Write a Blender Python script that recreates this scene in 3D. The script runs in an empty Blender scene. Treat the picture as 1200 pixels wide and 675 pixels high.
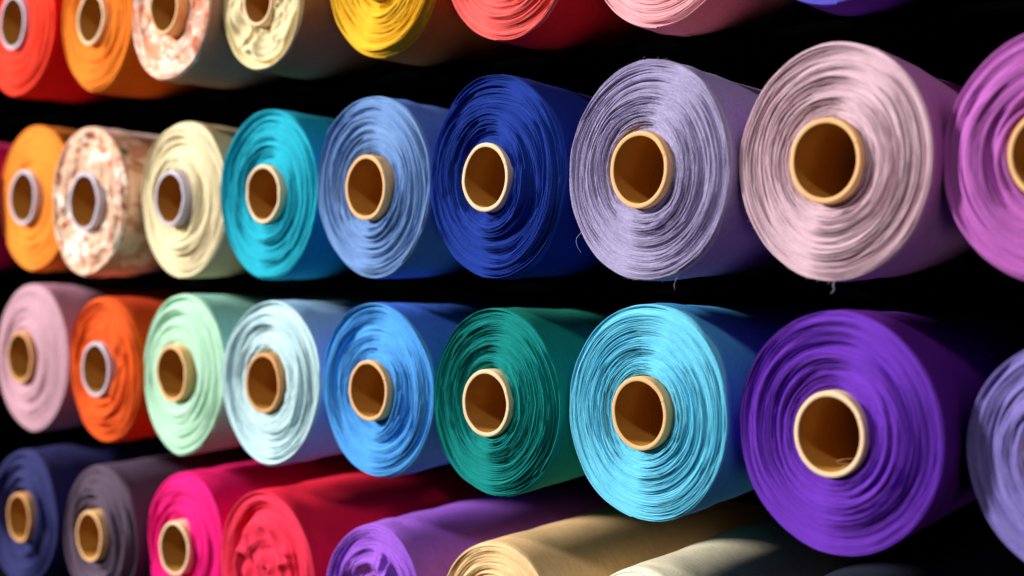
import bpy, math
import numpy as np
from mathutils import Matrix, Vector

scene = bpy.context.scene
C = scene.collection
PI2 = 2 * math.pi

# ------------------------------------------------------------------ helpers
def tag(o, label=None, cat=None, group=None, kind=None):
    for k, v in (('label', label), ('category', cat), ('group', group), ('kind', kind)):
        if v:
            o[k] = v

def empty(name, loc, rz=0.0):
    o = bpy.data.objects.new(name, None)
    o.empty_display_size = 0.03
    C.objects.link(o)
    o.location = loc
    o.rotation_euler = (0, 0, rz)
    return o

def mesh_from(name, verts, quads=None, polys=None, mats=(), parent=None, mat_idx=None, smooth=True):
    """numpy verts (n,3), quads (m,4) and optional list of other polygons -> ONE linked object"""
    me = bpy.data.meshes.new(name)
    loops, starts, totals = [], [], []
    nq = 0
    if quads is not None and len(quads):
        q = np.asarray(quads, dtype=np.int32)
        nq = len(q)
        loops.append(q.ravel()); starts.append(np.arange(nq, dtype=np.int32) * 4)
        totals.append(np.full(nq, 4, np.int32))
    off = nq * 4
    for p in (polys or []):
        loops.append(np.array(p, np.int32)); starts.append(np.array([off], np.int32))
        totals.append(np.array([len(p)], np.int32)); off += len(p)
    loops = np.concatenate(loops); starts = np.concatenate(starts); totals = np.concatenate(totals)
    me.vertices.add(len(verts)); me.vertices.foreach_set('co', np.asarray(verts, np.float32).ravel())
    me.loops.add(len(loops)); me.loops.foreach_set('vertex_index', loops)
    me.polygons.add(len(starts)); me.polygons.foreach_set('loop_start', starts)
    me.polygons.foreach_set('loop_total', totals)
    for m in mats:
        me.materials.append(m)
    if mat_idx is not None:
        mi = np.zeros(len(starts), np.int32); mi[:len(mat_idx)] = mat_idx
        me.polygons.foreach_set('material_index', mi)
    me.polygons.foreach_set('use_smooth', np.full(len(starts), smooth))
    me.update(calc_edges=True); me.validate()
    o = bpy.data.objects.new(name, me)
    C.objects.link(o)
    o.parent = parent
    return o

def smoothstep(t):
    return t * t * (3 - 2 * t)

class Noise:
    def __init__(self, seed):
        self.r = np.random.RandomState(seed)
    def line(self, x, n):                     # 1D value noise, x in [0,n)
        g = self.r.uniform(-1, 1, int(n) + 3)
        i = np.floor(x).astype(int); f = smoothstep(x - i)
        i = np.clip(i, 0, int(n) + 1)
        return g[i] * (1 - f) + g[i + 1] * f
    def polar(self, u, th, nu, k):            # u in [0,1], periodic in th
        g = self.r.uniform(-1, 1, (nu + 3, k))
        x = np.clip(u, 0, 1) * nu; i = np.floor(x).astype(int); f = smoothstep(x - i)
        y = (th / PI2 * k) % k; j = np.floor(y).astype(int) % k; e = smoothstep(y - np.floor(y))
        j2 = (j + 1) % k
        return (g[i, j] * (1 - f) + g[i + 1, j] * f) * (1 - e) + (g[i, j2] * (1 - f) + g[i + 1, j2] * f) * e
    def plane(self, x, y, n=64):              # cartesian value noise (lattice units)
        g = self.r.uniform(-1, 1, (n, n))
        i = np.floor(x).astype(int); j = np.floor(y).astype(int)
        f = smoothstep(x - i); e = smoothstep(y - j)
        i, j = i % n, j % n; i2, j2 = (i + 1) % n, (j + 1) % n
        return (g[i, j] * (1 - f) + g[i2, j] * f) * (1 - e) + (g[i, j2] * (1 - f) + g[i2, j2] * f) * e

# ---------------------------------------------------------------- materials
def lin(c):
    c = [x / 255.0 for x in c]
    return tuple((x / 12.92 if x <= .04045 else ((x + .055) / 1.055) ** 2.4) for x in c) + (1.0,)

class Nodes:
    def __init__(self, name):
        self.m = bpy.data.materials.new(name); self.m.use_nodes = True
        self.t = self.m.node_tree
        self.b = self.t.nodes['Principled BSDF']
        self.co = self.t.nodes.new('ShaderNodeTexCoord').outputs['Object']
        a = self.t.nodes.new('ShaderNodeAttribute'); a.attribute_name = 'wind'; self.wind = a.outputs['Vector']
    def n(self, kind, **kw):
        nd = self.t.nodes.new(kind)
        for k, v in kw.items():
            if k in nd.inputs: nd.inputs[k].default_value = v
            else: setattr(nd, k, v)
        return nd
    def l(self, a, b): self.t.links.new(a, b)
    def noise(self, scale, detail=3, rough=.55, co=None):
        nd = self.n('ShaderNodeTexNoise', Scale=scale, Detail=detail, Roughness=rough)
        self.l(co or self.co, nd.inputs['Vector']); return nd.outputs['Fac']
    def ramp(self, fac, stops):
        nd = self.n('ShaderNodeValToRGB'); e = nd.color_ramp.elements
        while len(e) < len(stops): e.new(.5)
        for el, (p, c) in zip(e, stops):
            el.position = p; el.color = c
        self.l(fac, nd.inputs['Fac']); return nd.outputs['Color']
    def mix(self, fac, a, b, mode='MIX'):
        nd = self.n('ShaderNodeMix', data_type='RGBA', blend_type=mode)
        for s, v in ((0, fac), (6, a), (7, b)):
            if hasattr(v, 'is_linked'): self.l(v, nd.inputs[s])
            else: nd.inputs[s].default_value = v
        return nd.outputs[2]
    def bump(self, h, strength, dist):
        nd = self.n('ShaderNodeBump', Strength=strength, Distance=dist)
        self.l(h, nd.inputs['Height']); self.l(nd.outputs[0], self.b.inputs['Normal'])

def scale_c(c, k):
    return tuple(min(.92, x * k) for x in c[:3]) + (1.0,)

def fabric_mat(name, rgb, heather=.26, sheen=.06, rough=.9, grain=750, streak=.42):
    k = Nodes(name); c = lin(rgb)
    f = k.noise(grain, 2, .7)                    # single threads
    g = k.noise(60, 3)                           # dye unevenness
    w = k.noise(1.5, 4, .75, k.wind)             # yarns lying along the turns
    col = k.ramp(f, [(.3, scale_c(c, 1 - heather)), (.7, scale_c(c, 1 + heather))])
    col = k.mix(.5, col, k.ramp(w, [(.3, scale_c(c, 1 - streak)), (.7, scale_c(c, 1 + streak))]))
    col = k.mix(.3, col, k.ramp(g, [(.3, scale_c(c, .88)), (.7, scale_c(c, 1.1))]))
    k.l(col, k.b.inputs['Base Color'])
    k.b.inputs['Roughness'].default_value = rough
    k.b.inputs['Specular IOR Level'].default_value = .15
    k.b.inputs['Sheen Weight'].default_value = sheen
    k.b.inputs['Sheen Roughness'].default_value = .5
    k.b.inputs['Sheen Tint'].default_value = scale_c(c, 1.3)
    ad = k.n('ShaderNodeMath', operation='ADD'); k.l(f, ad.inputs[0]); k.l(w, ad.inputs[1])
    k.bump(ad.outputs[0], .5, .0009)
    return k.m

def heather_mat(name, a, b, c, grain=800):
    """yarn of several tones, seen as fine flecks"""
    k = Nodes(name)
    f = k.noise(grain, 2, .8); g = k.noise(380, 3, .7); w = k.noise(2.2, 4, .8, k.wind)
    col = k.ramp(f, [(.34, lin(a)), (.5, lin(b)), (.66, lin(c))])
    col = k.mix(.35, col, k.ramp(g, [(.38, lin(a)), (.62, lin(c))]))
    col = k.mix(.45, col, k.ramp(w, [(.3, lin(a)), (.7, lin(c))]))
    k.l(col, k.b.inputs['Base Color'])
    k.b.inputs['Roughness'].default_value = .95
    k.b.inputs['Specular IOR Level'].default_value = .12
    k.b.inputs['Sheen Weight'].default_value = .15
    ad = k.n('ShaderNodeMath', operation='ADD'); k.l(f, ad.inputs[0]); k.l(w, ad.inputs[1])
    k.bump(ad.outputs[0], .7, .0011)
    return k.m

def print_mat(name, base, spots, scale):
    """printed cloth: blotchy flowers and leaves in flat inks on a pale ground"""
    k = Nodes(name)
    warp = k.n('ShaderNodeTexNoise', Scale=scale * .8, Detail=2.0)
    k.l(k.co, warp.inputs['Vector'])
    vm = k.n('ShaderNodeVectorMath', operation='MULTIPLY_ADD')
    k.l(warp.outputs['Color'], vm.inputs[0]); vm.inputs[1].default_value = (.02, .02, .02); k.l(k.co, vm.inputs[2])
    col = lin(base)
    for i, (rgb, sc, thr) in enumerate(spots):
        off = k.n('ShaderNodeVectorMath', operation='ADD'); off.inputs[1].default_value = (i * 3.1, i * 1.7, i * 2.3)
        k.l(vm.outputs[0], off.inputs[0])
        f = k.noise(scale * sc, 2, .6, off.outputs[0])
        m = k.ramp(f, [(thr, (0, 0, 0, 1)), (min(.99, thr + .06), (1, 1, 1, 1))])
        col = k.mix(m, col, lin(rgb))
    k.l(col, k.b.inputs['Base Color'])
    k.b.inputs['Roughness'].default_value = .85
    k.b.inputs['Sheen Weight'].default_value = .2
    k.bump(k.noise(1500, 2), .3, .0006)
    return k.m

def tube_mat(name, rgb, rim=None):
    k = Nodes(name); c = lin(rgb)
    mp = k.n('ShaderNodeMapping'); mp.inputs['Scale'].default_value = (1, .12, 1); k.l(k.co, mp.inputs['Vector'])
    f = k.noise(700, 4, .65)
    g = k.noise(90, 3, .6, mp.outputs[0])
    col = k.ramp(f, [(.3, scale_c(c, .82)), (.7, scale_c(c, 1.14))])
    col = k.mix(.4, col, k.ramp(g, [(.3, scale_c(c, .85)), (.7, scale_c(c, 1.1))]))
    # spiral seam of the wound paper, and the plies seen on the rim
    xyz = k.n('ShaderNodeSeparateXYZ'); k.l(k.co, xyz.inputs[0])
    def mth(op, a, b):
        nd = k.n('ShaderNodeMath', operation=op)
        for q, v in enumerate((a, b)):
            if v is None: continue
            if hasattr(v, 'is_linked'): k.l(v, nd.inputs[q])
            else: nd.inputs[q].default_value = v
        return nd.outputs[0]
    ang = mth('DIVIDE', mth('ARCTAN2', xyz.outputs['Z'], xyz.outputs['X']), PI2)
    fr = mth('FRACT', mth('ADD', ang, mth('DIVIDE', xyz.outputs['Y'], .075)), None)
    seam = mth('LESS_THAN', fr, .012)
    rad = mth('SQRT', mth('ADD', mth('POWER', xyz.outputs['X'], 2.0), mth('POWER', xyz.outputs['Z'], 2.0)), None)
    ply = k.n('ShaderNodeTexNoise', noise_dimensions='1D', Scale=2600.0, Detail=2.0); k.l(rad, ply.inputs['W'])
    col = k.mix(.35, col, k.ramp(ply.outputs['Fac'], [(.35, scale_c(c, .72)), (.65, scale_c(c, 1.15))]))
    col = k.mix(mth('MULTIPLY', seam, .45), col, scale_c(c, .5))
    k.l(col, k.b.inputs['Base Color'])
    k.b.inputs['Roughness'].default_value = .75
    k.b.inputs['Specular IOR Level'].default_value = .25
    k.bump(f, .3, .0006)
    return k.m

M_KRAFT = tube_mat('kraft_board', (228, 178, 122))
M_KRAFT_PALE = tube_mat('pale_kraft_board', (236, 202, 162))
M_KRAFT_WARM = tube_mat('warm_kraft_board', (206, 150, 96))
M_PAPER = tube_mat('grey_white_board', (196, 188, 204))
M_BOREW = tube_mat('brown_inner_board', (176, 122, 46))

def shelf_mat():
    k = Nodes('black_shelf_laminate')
    f = k.noise(40, 4)
    k.l(k.ramp(f, [(.3, (.0004, .0004, .0005, 1)), (.7, (.0009, .0009, .001, 1))]), k.b.inputs['Base Color'])
    k.b.inputs['Roughness'].default_value = 1
    k.b.inputs['Specular IOR Level'].default_value = 0
    k.b.inputs['IOR'].default_value = 1.01
    return k.m
M_SHELF = shelf_mat()

# ------------------------------------------------------------ fabric rolls
TILT = -0.026
RNG_LEN = 0.62

def make_fabric(R, rc, parent, mats, seed, NL=46, S=4, nt=300, off=1.0, broad=1.0, dish=0.0, core_dip=.0025,
                crumple=0.0, crumple_r=(.0, 1.0), squash=(1.0, 1.0), lumps=.008, point=None, lip=0.0, sag=0.0,
                taper=.955, wrinkle=1.0, end_at=None, dx=0.0, crumple_size=.024):
    """one continuous wound cloth: a real spiral of NL turns whose cut edges stand out by different
    amounts, carried over the rounded outer edge into the long outside of the roll"""
    nz = Noise(seed)
    rows = NL * S + 1
    th = np.arange(nt) / nt * PI2
    T, J = np.meshgrid(th, np.arange(rows))              # (rows, nt)
    fpos = np.array([0, .27, .5, .73])
    p = J // S + fpos[J % S] + T / PI2                                  # turns from the core
    # turn thicknesses vary
    wts = nz.r.uniform(.35, 1.7, NL + 3) ** 1.6
    cum = np.concatenate([[0], np.cumsum(wts)]); cum /= cum[NL + 1]
    i0 = np.clip(np.floor(p).astype(int), 0, NL + 1)
    u = cum[i0] + (cum[i0 + 1] - cum[i0]) * (p - i0)     # 0..1
    edge = np.clip(u * (1 - u) * 6, 0, 1)
    uw = u + edge * (.026 * nz.polar(u, T, 3, 5) + .016 * nz.polar(u, T, 7, 9) + .005 * nz.polar(u, T, 16, 17))
    phase0 = nz.r.uniform(4.5, 4.8) if end_at is None else end_at                        # where the cloth's end lies
    A = T + phase0
    # outline of the roll
    Rt = 1 + lumps * (nz.polar(u * 0, T, 1, 5) + .6 * nz.polar(u * 0, T, 1, 13))
    if point:                                            # (angle, amount, width) bulges or corners
        for (a, amt, wd) in point:
            d = (A - a + math.pi) % PI2 - math.pi
            Rt = Rt + amt * np.exp(-(d / wd) ** 2)
    Rt = R * Rt
    r = rc + (Rt - rc) * uw
    # --- how far each edge stands out
    ca, cb = crumple_r
    cmask = smoothstep(np.clip((cb - u) / .25, 0, 1)) * smoothstep(np.clip((u - ca) / .15 + .5, 0, 1)) if crumple else 0 * u
    keep = 1 - .85 * np.clip(cmask, 0, 1)
    n = J // S; f = (J % S) / S
    s = n + T / PI2
    def hoff(sv):
        return sv
    k1, k2, k3 = 2.3, 7.1, 31.7
    g1 = nz.r.uniform(-1, 1, int((NL + 3) * k1) + 4)
    g2 = nz.r.uniform(-1, 1, int((NL + 3) * k2) + 4)
    g3 = nz.r.uniform(-1, 1, int((NL + 3) * k3) + 4)
    def L(g, x):
        x = np.clip(x, 0, len(g) - 2.001); i = x.astype(int); e = smoothstep(x - i)
        return g[i] * (1 - e) + g[i + 1] * e
    def edge_h(sv):
        sv = np.clip(sv, 0, None)
        return .0006 * L(g1, sv * k1) + .0006 * L(g2, sv * k2) + .0004 * L(g3, sv * k3)
    h0 = edge_h(s) * off; hm = edge_h(s - 1) * off
    cap = np.where(f == 0, 0, np.sin(np.pi * f) ** .5)
    valley = np.minimum(h0, hm) - .0004 * off * keep - .0042 * off * keep * np.clip(nz.polar(u, T, 52, 8) + .3 * nz.polar(u, T, 80, 31) - .02, 0, 1)
    h = np.where(f == 0, valley, h0 + .0003 * cap * off)
    # groups of turns pushed in or out together
    h = h + broad * (.0026 * nz.polar(u, T, 7, 4) + .0017 * nz.polar(u, T, 16, 6))
    h = h - dish * R * (u ** 2) - core_dip * np.exp(-(u / .16) ** 2)
    if crumple:
        X, Z = r * np.cos(A), r * np.sin(A)
        q = 1 / crumple_size
        wx = X * q + 1.2 * nz.plane(X * q * .8 + 9, Z * q * .8); wz = Z * q + 1.2 * nz.plane(X * q * .8, Z * q * .8 + 5)
        fold = 1 - 2.0 * np.sqrt(nz.plane(wx + 31, wz + 17) ** 2 + .02) + .35 * nz.plane(wx * 2.1, wz * 2.1)
        mask = cmask
        h = h * (1 - .5 * mask) + crumple * fold * mask
        r = r + mask * crumple * .25 * nz.plane(wx * 1.3 + 3, wz * 1.3 + 41)
    # the outermost turns round off, with a lip that stands out or falls back
    rim = np.clip((u - .975) / .025, 0, 1)
    h = h - .0009 * rim ** 2 + lip * np.exp(-((u - .95) / .035) ** 2)
    y = -h
    sx, sz = squash
    sagz = -sag * np.clip((rc * 1.0 + r - rc) / R, 0, 1) ** 2
    x = r * np.cos(A) * sx + dx * np.clip(1 - uw, 0, 1); z = r * np.sin(A) * sz + sagz * R
    V = [np.stack([x, y, z], -1)]                        # (rows, nt, 3)
    # --- long outside
    ys = np.array([.0005, .0016, .004, .008, .014, .022, .034, .05, .07, .1, .14, .2, .3, .45, RNG_LEN])
    ro = r[-1]
    for m, yy in enumerate(ys):
        e = 1 - (1 - taper) * smoothstep(min(1, yy / .10))
        bulge = .0004 * (1 - math.exp(-yy / .001))
        wr = wrinkle * .0010 * nz.polar(th * 0, th, 1, 17) * min(1, yy / .02) * (1.0 - .6 * yy / RNG_LEN)
        rr = (ro * e + bulge + wr)
        a = A[-1]
        y0 = y[-1] * math.exp(-yy / .02)
        V.append(np.stack([rr * np.cos(a) * sx, yy + y0, rr * np.sin(a) * sz - sag * R], -1)[None])
    V.append(np.stack([rc * np.cos(A[-1]), np.full(nt, RNG_LEN), rc * np.sin(A[-1])], -1)[None])
    V = np.concatenate(V, 0)
    NR = V.shape[0]
    idx = np.arange(NR * nt).reshape(NR, nt)
    q = np.stack([idx[:-1, :-1], idx[:-1, 1:], idx[1:, 1:], idx[1:, :-1]], -1).reshape(-1, 4)
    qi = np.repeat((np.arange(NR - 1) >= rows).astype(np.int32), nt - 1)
    # seam: the strip goes on one turn further out
    a = idx[:rows, -1]; b = idx[:rows, 0]
    seam = np.stack([a[:-1 - S], b[S:-1], b[S + 1:], a[1:-S]], -1)
    a2 = idx[rows - 1:, -1]; b2 = idx[rows - 1:, 0]
    side = np.stack([a2[:-1], b2[:-1], b2[1:], a2[1:]], -1)
    q = np.concatenate([q, seam, side]); qi = np.concatenate([qi, np.zeros(len(seam), np.int32), np.ones(len(side), np.int32)])
    polys = [list(a[-1 - S:]) + [b[-1]]]
    o = mesh_from('wound_fabric', V.reshape(-1, 3), q, polys, mats, parent, qi)
    # thread direction: (turns from the core, then the angle as a point on a circle)
    W = np.zeros((NR, nt, 3), np.float32)
    W[:rows, :, 0] = p; W[rows:-1, :, 0] = p[-1] + 2 + ys[:, None] * 420; W[-1, :, 0] = 900
    W[..., 1] = 4 * np.cos(A[-1]); W[..., 2] = 4 * np.sin(A[-1])
    at = o.data.attributes.new('wind', 'FLOAT_VECTOR', 'POINT')
    if len(o.data.vertices) == W.shape[0] * W.shape[1]:
        at.data.foreach_set('vector', W.ravel())
    return o, (x[-1], y[-1], z[-1])

def make_tube(rc, prot, parent, mat, inner=None, seed=0):
    n = 96
    ri = rc * .865
    e = .0007
    prof = [(rc, .60), (rc, .02), (rc, .004), (rc, -prot + e * 1.5), (rc - e * .35, -prot + e * .45), (rc - e * 1.2, -prot),
            ((rc + ri) / 2, -prot - .0001), (ri + e * 1.0, -prot), (ri + e * .3, -prot + e * .4), (ri, -prot + e * 1.3),
            (ri, .01), (ri, .05), (ri, .15), (ri, .60)]
    nz = Noise(seed + 77)
    a = np.arange(n) / n * PI2
    wob = 1 + .010 * nz.polar(a * 0, a, 1, 4)
    dent = .00035 * nz.polar(a * 0, a, 1, 19) + .0006 * nz.polar(a * 0, a, 1, 5)
    V = np.array([np.stack([r * wob * np.cos(a), y + (dent if y < .003 else 0 * dent), r * wob * np.sin(a)], -1) for r, y in prof])
    m = len(prof)
    idx = np.arange(m * n).reshape(m, n)
    nx = np.roll(idx, -1, 1)
    q = np.stack([idx[:-1], idx[1:], nx[1:], nx[:-1]], -1).reshape(-1, 4)
    mi = np.repeat(np.array([0] * 8 + [1] * (m - 1 - 8), np.int32), n)
    return mesh_from('cardboard_tube', V.reshape(-1, 3), q, None, [mat, inner or M_BOREW], parent, mi)

def tube_along(pts, rad):
    """thin round thread along points -> verts, quads"""
    pts = [Vector(p) for p in pts]; n = 5; V = []; Q = []
    for i, p in enumerate(pts):
        d = (pts[min(i + 1, len(pts) - 1)] - pts[max(i - 1, 0)]).normalized()
        s = d.orthogonal().normalized(); t = d.cross(s)
        rr = rad * (1 - .4 * i / (len(pts) - 1))
        for k in range(n):
            a = k / n * PI2
            V.append(p + s * rr * math.cos(a) + t * rr * math.sin(a))
    for i in range(len(pts) - 1):
        for k in range(n):
            Q.append((i * n + k, i * n + (k + 1) % n, (i + 1) * n + (k + 1) % n, (i + 1) * n + k))
    return V, Q

def fray(rim, R, parent, mat, seed, count=170, length=.0022):
    """short loose yarn ends along the outer edge: uncountable fuzz of one roll"""
    rng = np.random.RandomState(seed + 5); V = []; Q = []
    x, y, z = rim; n = len(x)
    for c in range(count):
        i = rng.randint(n)
        p = np.array([x[i], y[i] + rng.uniform(0, .003), z[i]]); out = np.array([x[i], 0, z[i]]) / R
        tan = np.array([-out[2], 0, out[0]])
        L = length * rng.uniform(.3, 1.3) ** 1.5
        d = out * rng.uniform(.3, 1) + tan * rng.uniform(-1, 1) + np.array([0, rng.uniform(-.9, .1), 0])
        d2 = d + tan * rng.uniform(-1, 1)
        v, q = tube_along([p - out * .001, p + d * L * .5, p + d * L * .5 + d2 * L * .5], .00009)
        o = len(V); V += [tuple(w) for w in v]; Q += [tuple(a + o for a in t) for t in q]
    o = mesh_from('frayed_edge', np.array(V), np.array(Q), None, [mat], parent)
    tag(o, kind='stuff')
    return o

GROUP = 'fabric rolls on the black shelves'
ZS = {1: 0.1984105, 2: -0.01031586, 3: -0.20186832, 4: -0.38839044}

def roll(row, X, R, yo, zo, label, edge, side, tube=None, prot=.006, tube_r=.35, seed=1, frayed=0, dx=-.003, **kw):
    Z = ZS[row] + zo
    X -= (1 - kw.get('squash', (1, 1))[0]) * R
    e = empty('fabric_roll', (X, yo, Z), TILT)
    tag(e, label, 'fabric roll', GROUP)
    rc = tube_r * R
    if row == 4:
        kw.setdefault('taper', 1.0)
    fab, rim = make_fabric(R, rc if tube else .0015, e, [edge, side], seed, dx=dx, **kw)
    fab.location = (0, 0, R)
    if tube:
        t = make_tube(rc * 1.003, prot * .50, e, tube, None if tube is not M_PAPER else None, seed)
        t.location = (dx, 0, R)
    if frayed:
        fr = fray(rim, R, e, edge, seed, frayed)
        fr.location = (0, 0, R)
    return e

F = fabric_mat
HERO = dict(nt=420, NL=70)
SOFT = dict(nt=220, NL=34)

# ---- top row
roll(1, -1.5411, 0.0874, -0.0134, 0.0060, 'red fabric roll, leftmost in the top row, left of a bright orange roll',
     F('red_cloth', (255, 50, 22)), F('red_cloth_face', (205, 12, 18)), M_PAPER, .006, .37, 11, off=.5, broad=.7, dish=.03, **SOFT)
roll(1, -1.3732, 0.0821, -0.0101, -0.0007, 'orange fabric roll in the top row between the red roll and a peach floral one',
     F('orange_cloth', (250, 122, 20)), F('orange_cloth_face', (214, 92, 10)), M_KRAFT_PALE, .006, .37, 12, off=.5, broad=1.0, dish=.04, **SOFT)
roll(1, -1.2147, 0.0776, -0.0115, -0.0015, 'peach and white floral roll in the top row with a plain greyish outside',
     print_mat('peach_floral_cut', (238, 186, 160), [((240, 140, 98), 1.2, .52), ((250, 232, 216), 1.6, .54), ((206, 130, 100), 2.4, .62)], 48),
     F('greige_lining', (160, 124, 108)), M_KRAFT, .013, .37, 13, off=.8, broad=1.6, crumple=.0016, crumple_r=(0, .85), lip=.0025, core_dip=.006, **SOFT)
roll(1, -1.0674, 0.0702, -0.0030, -0.0011, 'cream fabric roll in the top row with loose crumpled folds round its tube',
     F('cream_cloth', (240, 212, 166)), F('cream_cloth_shaded_side', (150, 112, 78)), M_KRAFT_PALE, .012, .36, 14, off=.5, broad=1.2,  # outside of the cream cloth browned, painting in the shade on it
     crumple=.006, crumple_r=(0, .86), lip=.004, core_dip=.004, NL=34, nt=260)
roll(1, -0.8955, 0.0824, 0.0019, -0.0002, 'bright yellow fabric roll overhead in the top row',
     F('yellow_cloth', (255, 184, 40)), F('yellow_cloth_shaded_side', (190, 108, 40)), M_KRAFT, .006, .35, 15, off=1.15, broad=1.2, NL=60)  # brown outside: shade under the yellow roll painted into its colour
roll(1, -.7280, .0815, .001, -.0010, 'coral red fabric roll in the top row, right of the yellow roll',
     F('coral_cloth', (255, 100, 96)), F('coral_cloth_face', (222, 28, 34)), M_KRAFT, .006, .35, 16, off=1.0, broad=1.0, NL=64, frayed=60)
roll(1, -.5630, .0815, .008, -.0040, 'pale pink fabric roll in the top row, right of the coral roll',
     F('pink_cloth', (255, 168, 176)), F('pink_cloth_face', (222, 128, 122)), M_KRAFT, .006, .35, 17, off=1.0, broad=1.0, NL=60)
roll(1, -.3970, .0840, .010, -.0040, 'indigo fabric roll cut off by the top of the photo, rightmost in the top row',
     F('indigo_cloth', (84, 78, 186)), F('indigo_cloth_face', (70, 34, 120)), M_KRAFT, .006, .35, 18, off=.8, broad=1.0, NL=30)

# ---- second row
roll(2, -1.768, .0900, .006, 0, 'dark magenta fabric roll mostly outside the left edge, left of an orange roll',
     F('magenta_cloth', (190, 20, 96)), F('magenta_cloth_face', (190, 14, 84)), M_KRAFT, .006, .35, 20, off=.5, **SOFT)
roll(2, -1.5935, 0.0927, 0.0192, 0.0036, 'light orange fabric roll, at the left end of the second row beside a floral roll',
     F('light_orange_cloth', (250, 134, 36)), F('light_orange_cloth_face', (250, 132, 40)), M_PAPER, 0.0086, .37, 21, dx=-0.008, off=.4, broad=.7, dish=.06, **SOFT)
roll(2, -1.4139, 0.0874, 0.0050, -0.0024, 'rose floral print roll with a ragged wavy end and green leaves on its outside',
     print_mat('rose_floral_cut', (222, 176, 144), [((246, 226, 208), 1.0, .53), ((196, 116, 80), 1.7, .57), ((190, 56, 50), 2.1, .62), ((112, 116, 66), 2.4, .64)], 42),
     print_mat('rose_floral_face', (206, 146, 112), [((238, 196, 170), .9, .5), ((72, 92, 40), .9, .62), ((196, 64, 52), 1.5, .66)], 42),
     M_PAPER, 0.0110, .395, 22, dx=-0.003, off=.8, broad=1.8, crumple=.0045, crumple_r=(0, 1.0), lumps=.022, crumple_size=.03, NL=26, nt=260, squash=(.98, 1))
roll(2, -1.2414, 0.0859, 0.0064, -0.0013, 'cream fabric roll in the second row between the floral print and the teal roll',
     F('ivory_cloth', (238, 212, 172)), F('ivory_cloth_face', (214, 184, 138)), M_PAPER, .013, .35, 23, dx=-0.002, off=.75, broad=1.2, dish=.05, NL=34, nt=260)
roll(2, -1.0727, 0.0870, 0.0041, -0.0026, 'turquoise teal fabric roll in the second row with smooth evenly wound edges',
     F('teal_cloth', (24, 170, 194)), F('teal_cloth_face', (16, 150, 176)), M_KRAFT_PALE, .0075, .345, 24, dx=-0.003, off=.9, broad=1.2, NL=56, squash=(.98, 1))
roll(2, -0.8981, 0.0862, -0.0042, -0.0010, 'cornflower blue fabric roll in the second row with the cloth end lifting at upper left',
     F('cornflower_cloth', (112, 148, 200)), F('cornflower_cloth_face', (84, 122, 208)), M_KRAFT, .0085, .353, 25, dx=-0.003, end_at=2.5, off=1.0, broad=1.4, squash=(.975, 1),
     point=[(2.45, .016, .16)], NL=64, frayed=60)
roll(2, -0.7265, 0.0873, -0.0114, 0.0010, 'dark royal blue fabric roll in the second row with deep creased edges',
     F('royal_blue_cloth', (20, 54, 148), .3), F('royal_blue_cloth_face', (10, 34, 118)), M_KRAFT_PALE, .007, .34, 26, dx=-0.0065, end_at=1.45, off=1.5, broad=1.2, frayed=170, squash=(.97, 1), dish=.01, **HERO)
LAV = roll(2, -0.5539, 0.0871, -0.0139, 0.0004, 'heathered lavender grey fabric roll in the second row, loose thread at its lower left',
     heather_mat('heather_lavender_cloth', (138, 124, 176), (172, 162, 206), (204, 198, 224)),
     heather_mat('heather_lavender_face', (128, 108, 170), (150, 138, 196), (176, 164, 210)), M_KRAFT, .008, .35, 27, dx=-0.0035, off=1.35, broad=.9, frayed=260, squash=(.97, 1), dish=.02, NL=76, nt=420)
MAUVE = roll(2, -0.3851, 0.0851, -0.0123, 0.0022, 'dusty mauve pink fabric roll in the second row, the largest pale roll, with bulging layers',
     F('mauve_cloth', (212, 182, 194), .14), F('mauve_cloth_face', (196, 130, 186)), M_KRAFT, .009, .36, 28, dx=-0.002, off=1.2, broad=.9, frayed=120, squash=(.985, 1), lumps=.010, dish=.01, NL=84, nt=420)
roll(2, -0.2188, 0.0852, -0.0050, 0.0001, 'orchid purple fabric roll cut off by the right edge in the second row',
     F('orchid_cloth', (172, 92, 172)), F('orchid_cloth_face', (160, 60, 160)), M_KRAFT, .008, .35, 29, off=.75, broad=1.4, NL=28)

# ---- third row
roll(3, -1.5718, 0.0912, 0.0083, -0.0020, 'dusty rose fabric roll at the left end of the third row with a smooth end',
     F('dusty_rose_cloth', (188, 144, 158)), F('dusty_rose_face', (180, 128, 148)), M_KRAFT_WARM, 0.0079, .35, 31, dx=-0.008, off=.35, broad=.7, dish=.05, core_dip=.003,
     point=[(-1.5, .02, .3)], **SOFT)
roll(3, -1.3963, 0.0852, 0.0082, -0.0031, 'burnt orange fabric roll in the third row with rumpled folds above its white tube',
     F('burnt_orange_cloth', (216, 80, 14)), F('burnt_orange_face', (206, 62, 10)), M_PAPER, 0.0075, .375, 32, dx=-0.01, off=.8, broad=1.6, crumple=.0018, crumple_r=(0, .6), core_dip=.005, NL=32, nt=240)
roll(3, -1.2270, 0.0865, 0.0020, -0.0004, 'pale mint green fabric roll in the third row, drooping to a point at the bottom',
     F('mint_cloth', (174, 220, 188)), F('mint_face', (150, 208, 186)), M_KRAFT, 0.0072, .355, 33, dx=-0.007, off=.6, broad=1.2, dish=.05, crumple=.0006, crumple_size=.034, crumple_r=(0, .55), core_dip=.007,
     point=[(-1.62, .035, .28)], squash=(.97, 1), NL=34, nt=260)
roll(3, -1.0592, 0.0843, -0.0003, 0.0006, 'icy blue white fabric roll in the third row with puckered layers',
     F('ice_cloth', (184, 216, 226)), F('ice_face', (150, 192, 230)), M_KRAFT_WARM, 0.0089, .36, 34, dx=-0.007, off=1.1, broad=1.2, crumple=.0008, crumple_r=(0, .5), lip=.002, core_dip=.005, squash=(.975, 1), NL=36, nt=280)
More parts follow.
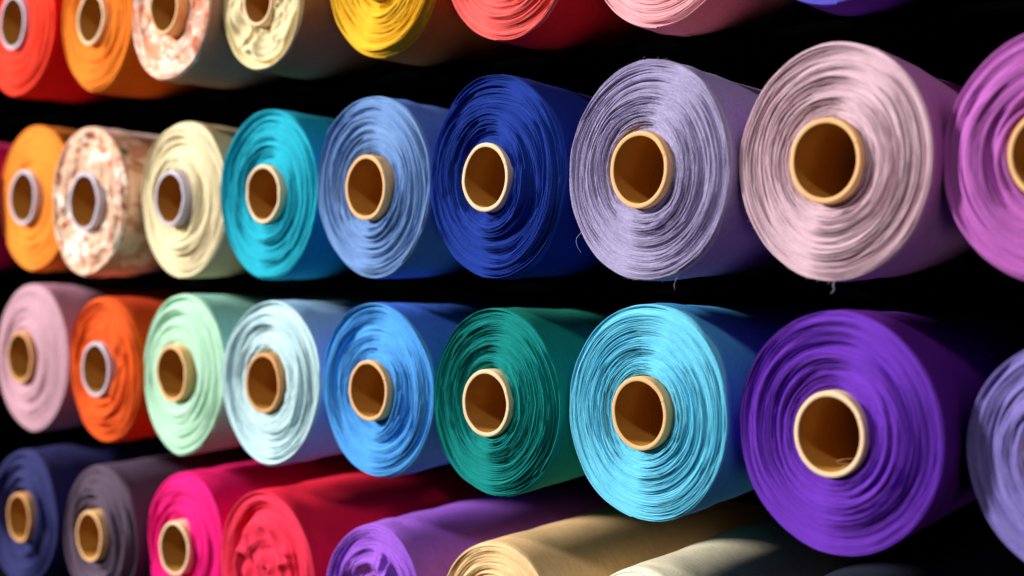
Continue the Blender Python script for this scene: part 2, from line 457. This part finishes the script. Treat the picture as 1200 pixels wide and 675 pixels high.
roll(3, -0.8953, 0.0828, -0.0021, 0.0036, 'sky blue fabric roll in the third row between the icy blue and the emerald roll',
     F('sky_cloth', (78, 158, 236)), F('sky_face', (60, 112, 222)), M_KRAFT, .009, .346, 35, dx=-0.004, off=.95, broad=1.2, dish=.02, squash=(.975, 1), NL=60)
roll(3, -0.7319, 0.0823, -0.0061, 0.0027, 'emerald green fabric roll in the third row with sharply creased edges',
     F('emerald_cloth', (0, 130, 126), .22), F('emerald_face', (4, 124, 106)), M_KRAFT_PALE, .008, .357, 36, dx=-0.0065, off=1.5, broad=.9, frayed=60, squash=(.975, 1), dish=.02, **HERO)
roll(3, -0.5626, 0.0871, -0.0049, -0.0003, 'bright aqua blue fabric roll in the third row, with the brightest streaked end',
     F('aqua_cloth', (108, 202, 238), .14), F('aqua_face', (72, 160, 220)), M_KRAFT, .0085, .337, 37, dx=-0.003, off=1.35, broad=.7, frayed=60, squash=(.98, 1), NL=76, nt=420)
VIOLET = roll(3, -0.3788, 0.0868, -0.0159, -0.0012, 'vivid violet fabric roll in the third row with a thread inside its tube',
     F('violet_cloth', (110, 52, 182)), F('violet_shaded_side', (88, 22, 132)), M_KRAFT_PALE, .009, .35, 38, dx=-0.003, off=.95, broad=1.2, frayed=50, lumps=.010, dish=.01, NL=84, nt=420)  # outside colour darkened to stand for shade between the rolls
roll(3, -0.2073, 0.0793, 0.0001, 0.0000, 'slate lavender fabric roll cut off by the right edge in the third row',
     F('slate_lavender_cloth', (120, 108, 176)), F('slate_lavender_face', (84, 76, 140)), M_KRAFT, .008, .35, 39, off=1.1, broad=1.0, NL=18, nt=280)

# ---- bottom row
roll(4, -1.5509, 0.0829, -0.0030, -0.0002, 'navy blue fabric roll at the left end of the bottom row',
     F('navy_cloth', (38, 40, 92)), F('navy_face', (32, 32, 84)), M_KRAFT_WARM, 0.0060, .36, 41, dx=-0.005, off=.6, broad=1.6, core_dip=.006, **SOFT)
roll(4, -1.3877, 0.0805, -0.0026, -0.0007, 'charcoal plum fabric roll in the bottom row between the navy and hot pink rolls',
     F('plum_grey_cloth', (84, 68, 86)), F('plum_grey_face', (78, 62, 84)), M_KRAFT, .011, .36, 42, dx=-0.003, off=.6, broad=1.5, dish=.05, **SOFT)
roll(4, -1.2331, 0.0816, 0.0058, 0.0007, 'hot pink fabric roll in the bottom row with a pale tube',
     F('hot_pink_cloth', (246, 14, 120)), F('hot_pink_face', (240, 8, 104)), M_KRAFT_PALE, 0.0102, .36, 43, dx=-0.004, off=.5, broad=1.2, dish=.05, **SOFT)
roll(4, -1.0675, 0.0812, 0.0001, 0.0003, 'crimson red fabric roll in the bottom row with its end crumpled over the tube',
     F('crimson_cloth', (242, 44, 76)), F('crimson_face', (236, 22, 58)), None, .006, .35, 44, wrinkle=2.2, crumple_size=.03, off=.6, broad=1.6, crumple=.006, crumple_r=(-.3, .72), NL=38, nt=300)
roll(4, -0.8979, 0.0739, -0.0034, -0.0001, 'lilac purple fabric roll in the bottom row with a crumpled end',
     F('lilac_cloth', (150, 88, 204)), F('lilac_face', (156, 92, 206)), M_KRAFT, .002, .30, 45, wrinkle=1.6, crumple_size=.028, off=1.0, broad=1.2, crumple=.006, crumple_r=(-.3, .62), NL=42, nt=300)
roll(4, -0.7372, 0.0743, 0.0003, 0.0000, 'tan beige fabric roll cut off by the bottom edge of the photo',
     F('tan_cloth', (242, 192, 142)), F('tan_face', (240, 186, 134)), M_KRAFT, .006, .35, 46, off=1.0, broad=.8, NL=40)
roll(4, -0.5730, .0735, 0, 0, 'off white fabric roll low in the bottom row, right of the tan roll',
     F('off_white_cloth', (240, 226, 200)), F('off_white_face', (234, 214, 182)), M_KRAFT, .006, .35, 47, off=.9, broad=.8, NL=30)
roll(4, -.4080, .0750, 0, 0, 'blue black fabric roll barely visible in the dark at the bottom right',
     F('ink_cloth', (36, 40, 58)), F('ink_face', (36, 40, 58)), M_KRAFT, .006, .35, 48, off=.9, broad=.8, NL=26)

# ------------------------------------------------------------ loose threads
MAUVE_YARN = F('mauve_yarn', (190, 170, 206))
def thread_part(parent, pts, mat, rad=.00016):
    V, Q = tube_along(pts, rad)
    return mesh_from('loose_thread', np.array([tuple(v) for v in V]), np.array(Q), None, [mat], parent)
def smooth_pts(P, n=6):
    P = [Vector(p) for p in P]; out = []
    for i in range(len(P) - 1):
        a, b, c, d = P[max(i - 1, 0)], P[i], P[i + 1], P[min(i + 2, len(P) - 1)]
        for k in range(n):
            t = k / n
            out.append(.5 * (2 * b + (c - a) * t + (2 * a - 5 * b + 4 * c - d) * t * t + (3 * b - a - 3 * c + d) * t ** 3))
    return out + [P[-1]]
a = 3.72; r_ = .0862
thread_part(LAV, smooth_pts([(r_ * .97 * math.cos(a), .001, .0871 + r_ * math.sin(a)), (r_ * .97 * math.cos(a) - .003, -.002, .0871 + r_ * math.sin(a) - .006),
    (r_ * .97 * math.cos(a) - .001, -.003, .0871 + r_ * math.sin(a) - .012), (r_ * .97 * math.cos(a) + .002, -.002, .0871 + r_ * math.sin(a) - .017)]), MAUVE_YARN)
thread_part(LAV, smooth_pts([(.03, .004, .0052), (.031, .0, .001), (.0305, -.001, -.003), (.032, -.002, -.006)]), MAUVE_YARN)
thread_part(MAUVE, smooth_pts([(.004, .001, .001), (.003, -.001, -.003), (.0045, -.002, -.006), (.0025, -.003, -.009)]), MAUVE_YARN, .0003)
wisp = thread_part(None, smooth_pts([(0, 0, 0), (.004, .004, .0012), (.010, .012, .0022), (.015, .022, .003), (.010, .020, .0042), (.002, .008, .0052), (-.004, .004, .0040), (-.0045, .006, .0018), (-.001, .010, .0008), (.004, .016, .0006)]),
    F('pale_yarn', (214, 190, 150)), .00025)
wisp.location = (VIOLET.location.x - .001, VIOLET.location.y + .006, VIOLET.location.z + .0868 - .0263 + .0012)
tag(wisp, 'thin pale curled thread lying inside the tube of the violet roll', 'thread')

# ------------------------------------------------------------ black shelving
rack = empty('shelf_rack', (-.75, .05, -.40))
tag(rack, 'matt black shelving rack whose boards carry the rows of fabric rolls', 'shelf rack')
def box(name, x0, x1, y0, y1, z0, z1, bev=.0015):
    import bmesh
    bm = bmesh.new(); bmesh.ops.create_cube(bm, size=1)
    for v in bm.verts:
        v.co = ((x0 + x1) / 2 + v.co.x * (x1 - x0), (y0 + y1) / 2 + v.co.y * (y1 - y0), (z0 + z1) / 2 + v.co.z * (z1 - z0))
    bmesh.ops.bevel(bm, geom=bm.edges[:], offset=bev, segments=2, affect='EDGES')
    me = bpy.data.meshes.new(name); bm.to_mesh(me); bm.free(); me.materials.append(M_SHELF)
    o = bpy.data.objects.new(name, me); C.objects.link(o); o.parent = rack
    o.matrix_parent_inverse = Matrix.Translation(rack.location).inverted()
    return o
for zt in [ZS[1] - .004, ZS[2] - .004, ZS[3] - .004, ZS[4] - .002, ZS[1] + .19]:
    box('shelf_board', -2.1, .55, .12 if abs(zt - ZS[3]) < .01 else .045, .74, zt - .008, zt)
box('back_panel', -2.1, .55, .742, .752, -.45, .42)
box('upright', -2.125, -2.102, .03, .75, -.45, .42)
box('upright', .552, .575, .03, .75, -.45, .42)

# ------------------------------------------------------------------- camera
f, yaw, pitch, rl = 1143.183, .4256285, -.00356604, .00388025
cx, cy = 552.91, -17.10
cam = bpy.data.cameras.new('camera'); co = bpy.data.objects.new('camera', cam); C.objects.link(co)
fw = Vector((-math.sin(yaw) * math.cos(pitch), math.cos(yaw) * math.cos(pitch), math.sin(pitch)))
rt = Vector((math.cos(yaw), math.sin(yaw), 0)); up = rt.cross(fw)
rt, up = rt * math.cos(rl) + up * math.sin(rl), -rt * math.sin(rl) + up * math.cos(rl)
Mx = Matrix((rt, up, -fw)).transposed().to_4x4(); Mx.translation = (0, -.6, 0)
co.matrix_world = Mx
cam.sensor_width = 36; cam.lens = f / 1200 * 36
cam.shift_x = -cx / 1200; cam.shift_y = cy / 1200
cam.clip_start = .02; cam.clip_end = 50
cam.dof.use_dof = True; cam.dof.focus_distance = .80; cam.dof.aperture_fstop = 2.1
scene.camera = co

# -------------------------------------------------------------------- light
w = bpy.data.worlds.new('World'); scene.world = w; w.use_nodes = True
w.node_tree.nodes['Background'].inputs[0].default_value = (.5, .45, .55, 1)
w.node_tree.nodes['Background'].inputs[1].default_value = .012
def area(name, loc, target, size, power, col):
    l = bpy.data.lights.new(name, 'AREA'); l.shape = 'DISK'; l.size = size; l.energy = power; l.color = col
    o = bpy.data.objects.new(name, l); C.objects.link(o); o.location = loc
    o.rotation_euler = (Vector(target) - Vector(loc)).to_track_quat('-Z', 'Y').to_euler()
    return o
area('key_lamp', (-5.2, -3.97, 2.57), (-.7, 0, 0), .85, 900, (1, .97, .93))
area('top_lamp', (-.55, -1.45, 2.3), (-.7, 0, -.25), .3, 24, (1, .97, .95))
area('fill_lamp', (2.4, -1.5, -1.3), (-.6, 0.05, -.1), .9, 8.5, (1, .95, .98))

scene.cycles.use_denoising = True
scene.cycles.denoising_prefilter = 'ACCURATE'
scene.cycles.use_adaptive_sampling = False
scene.cycles.sample_clamp_indirect = 3
scene.view_settings.view_transform = 'Standard'
scene.view_settings.look = 'None'
scene.view_settings.exposure = 0
scene.view_settings.gamma = 1
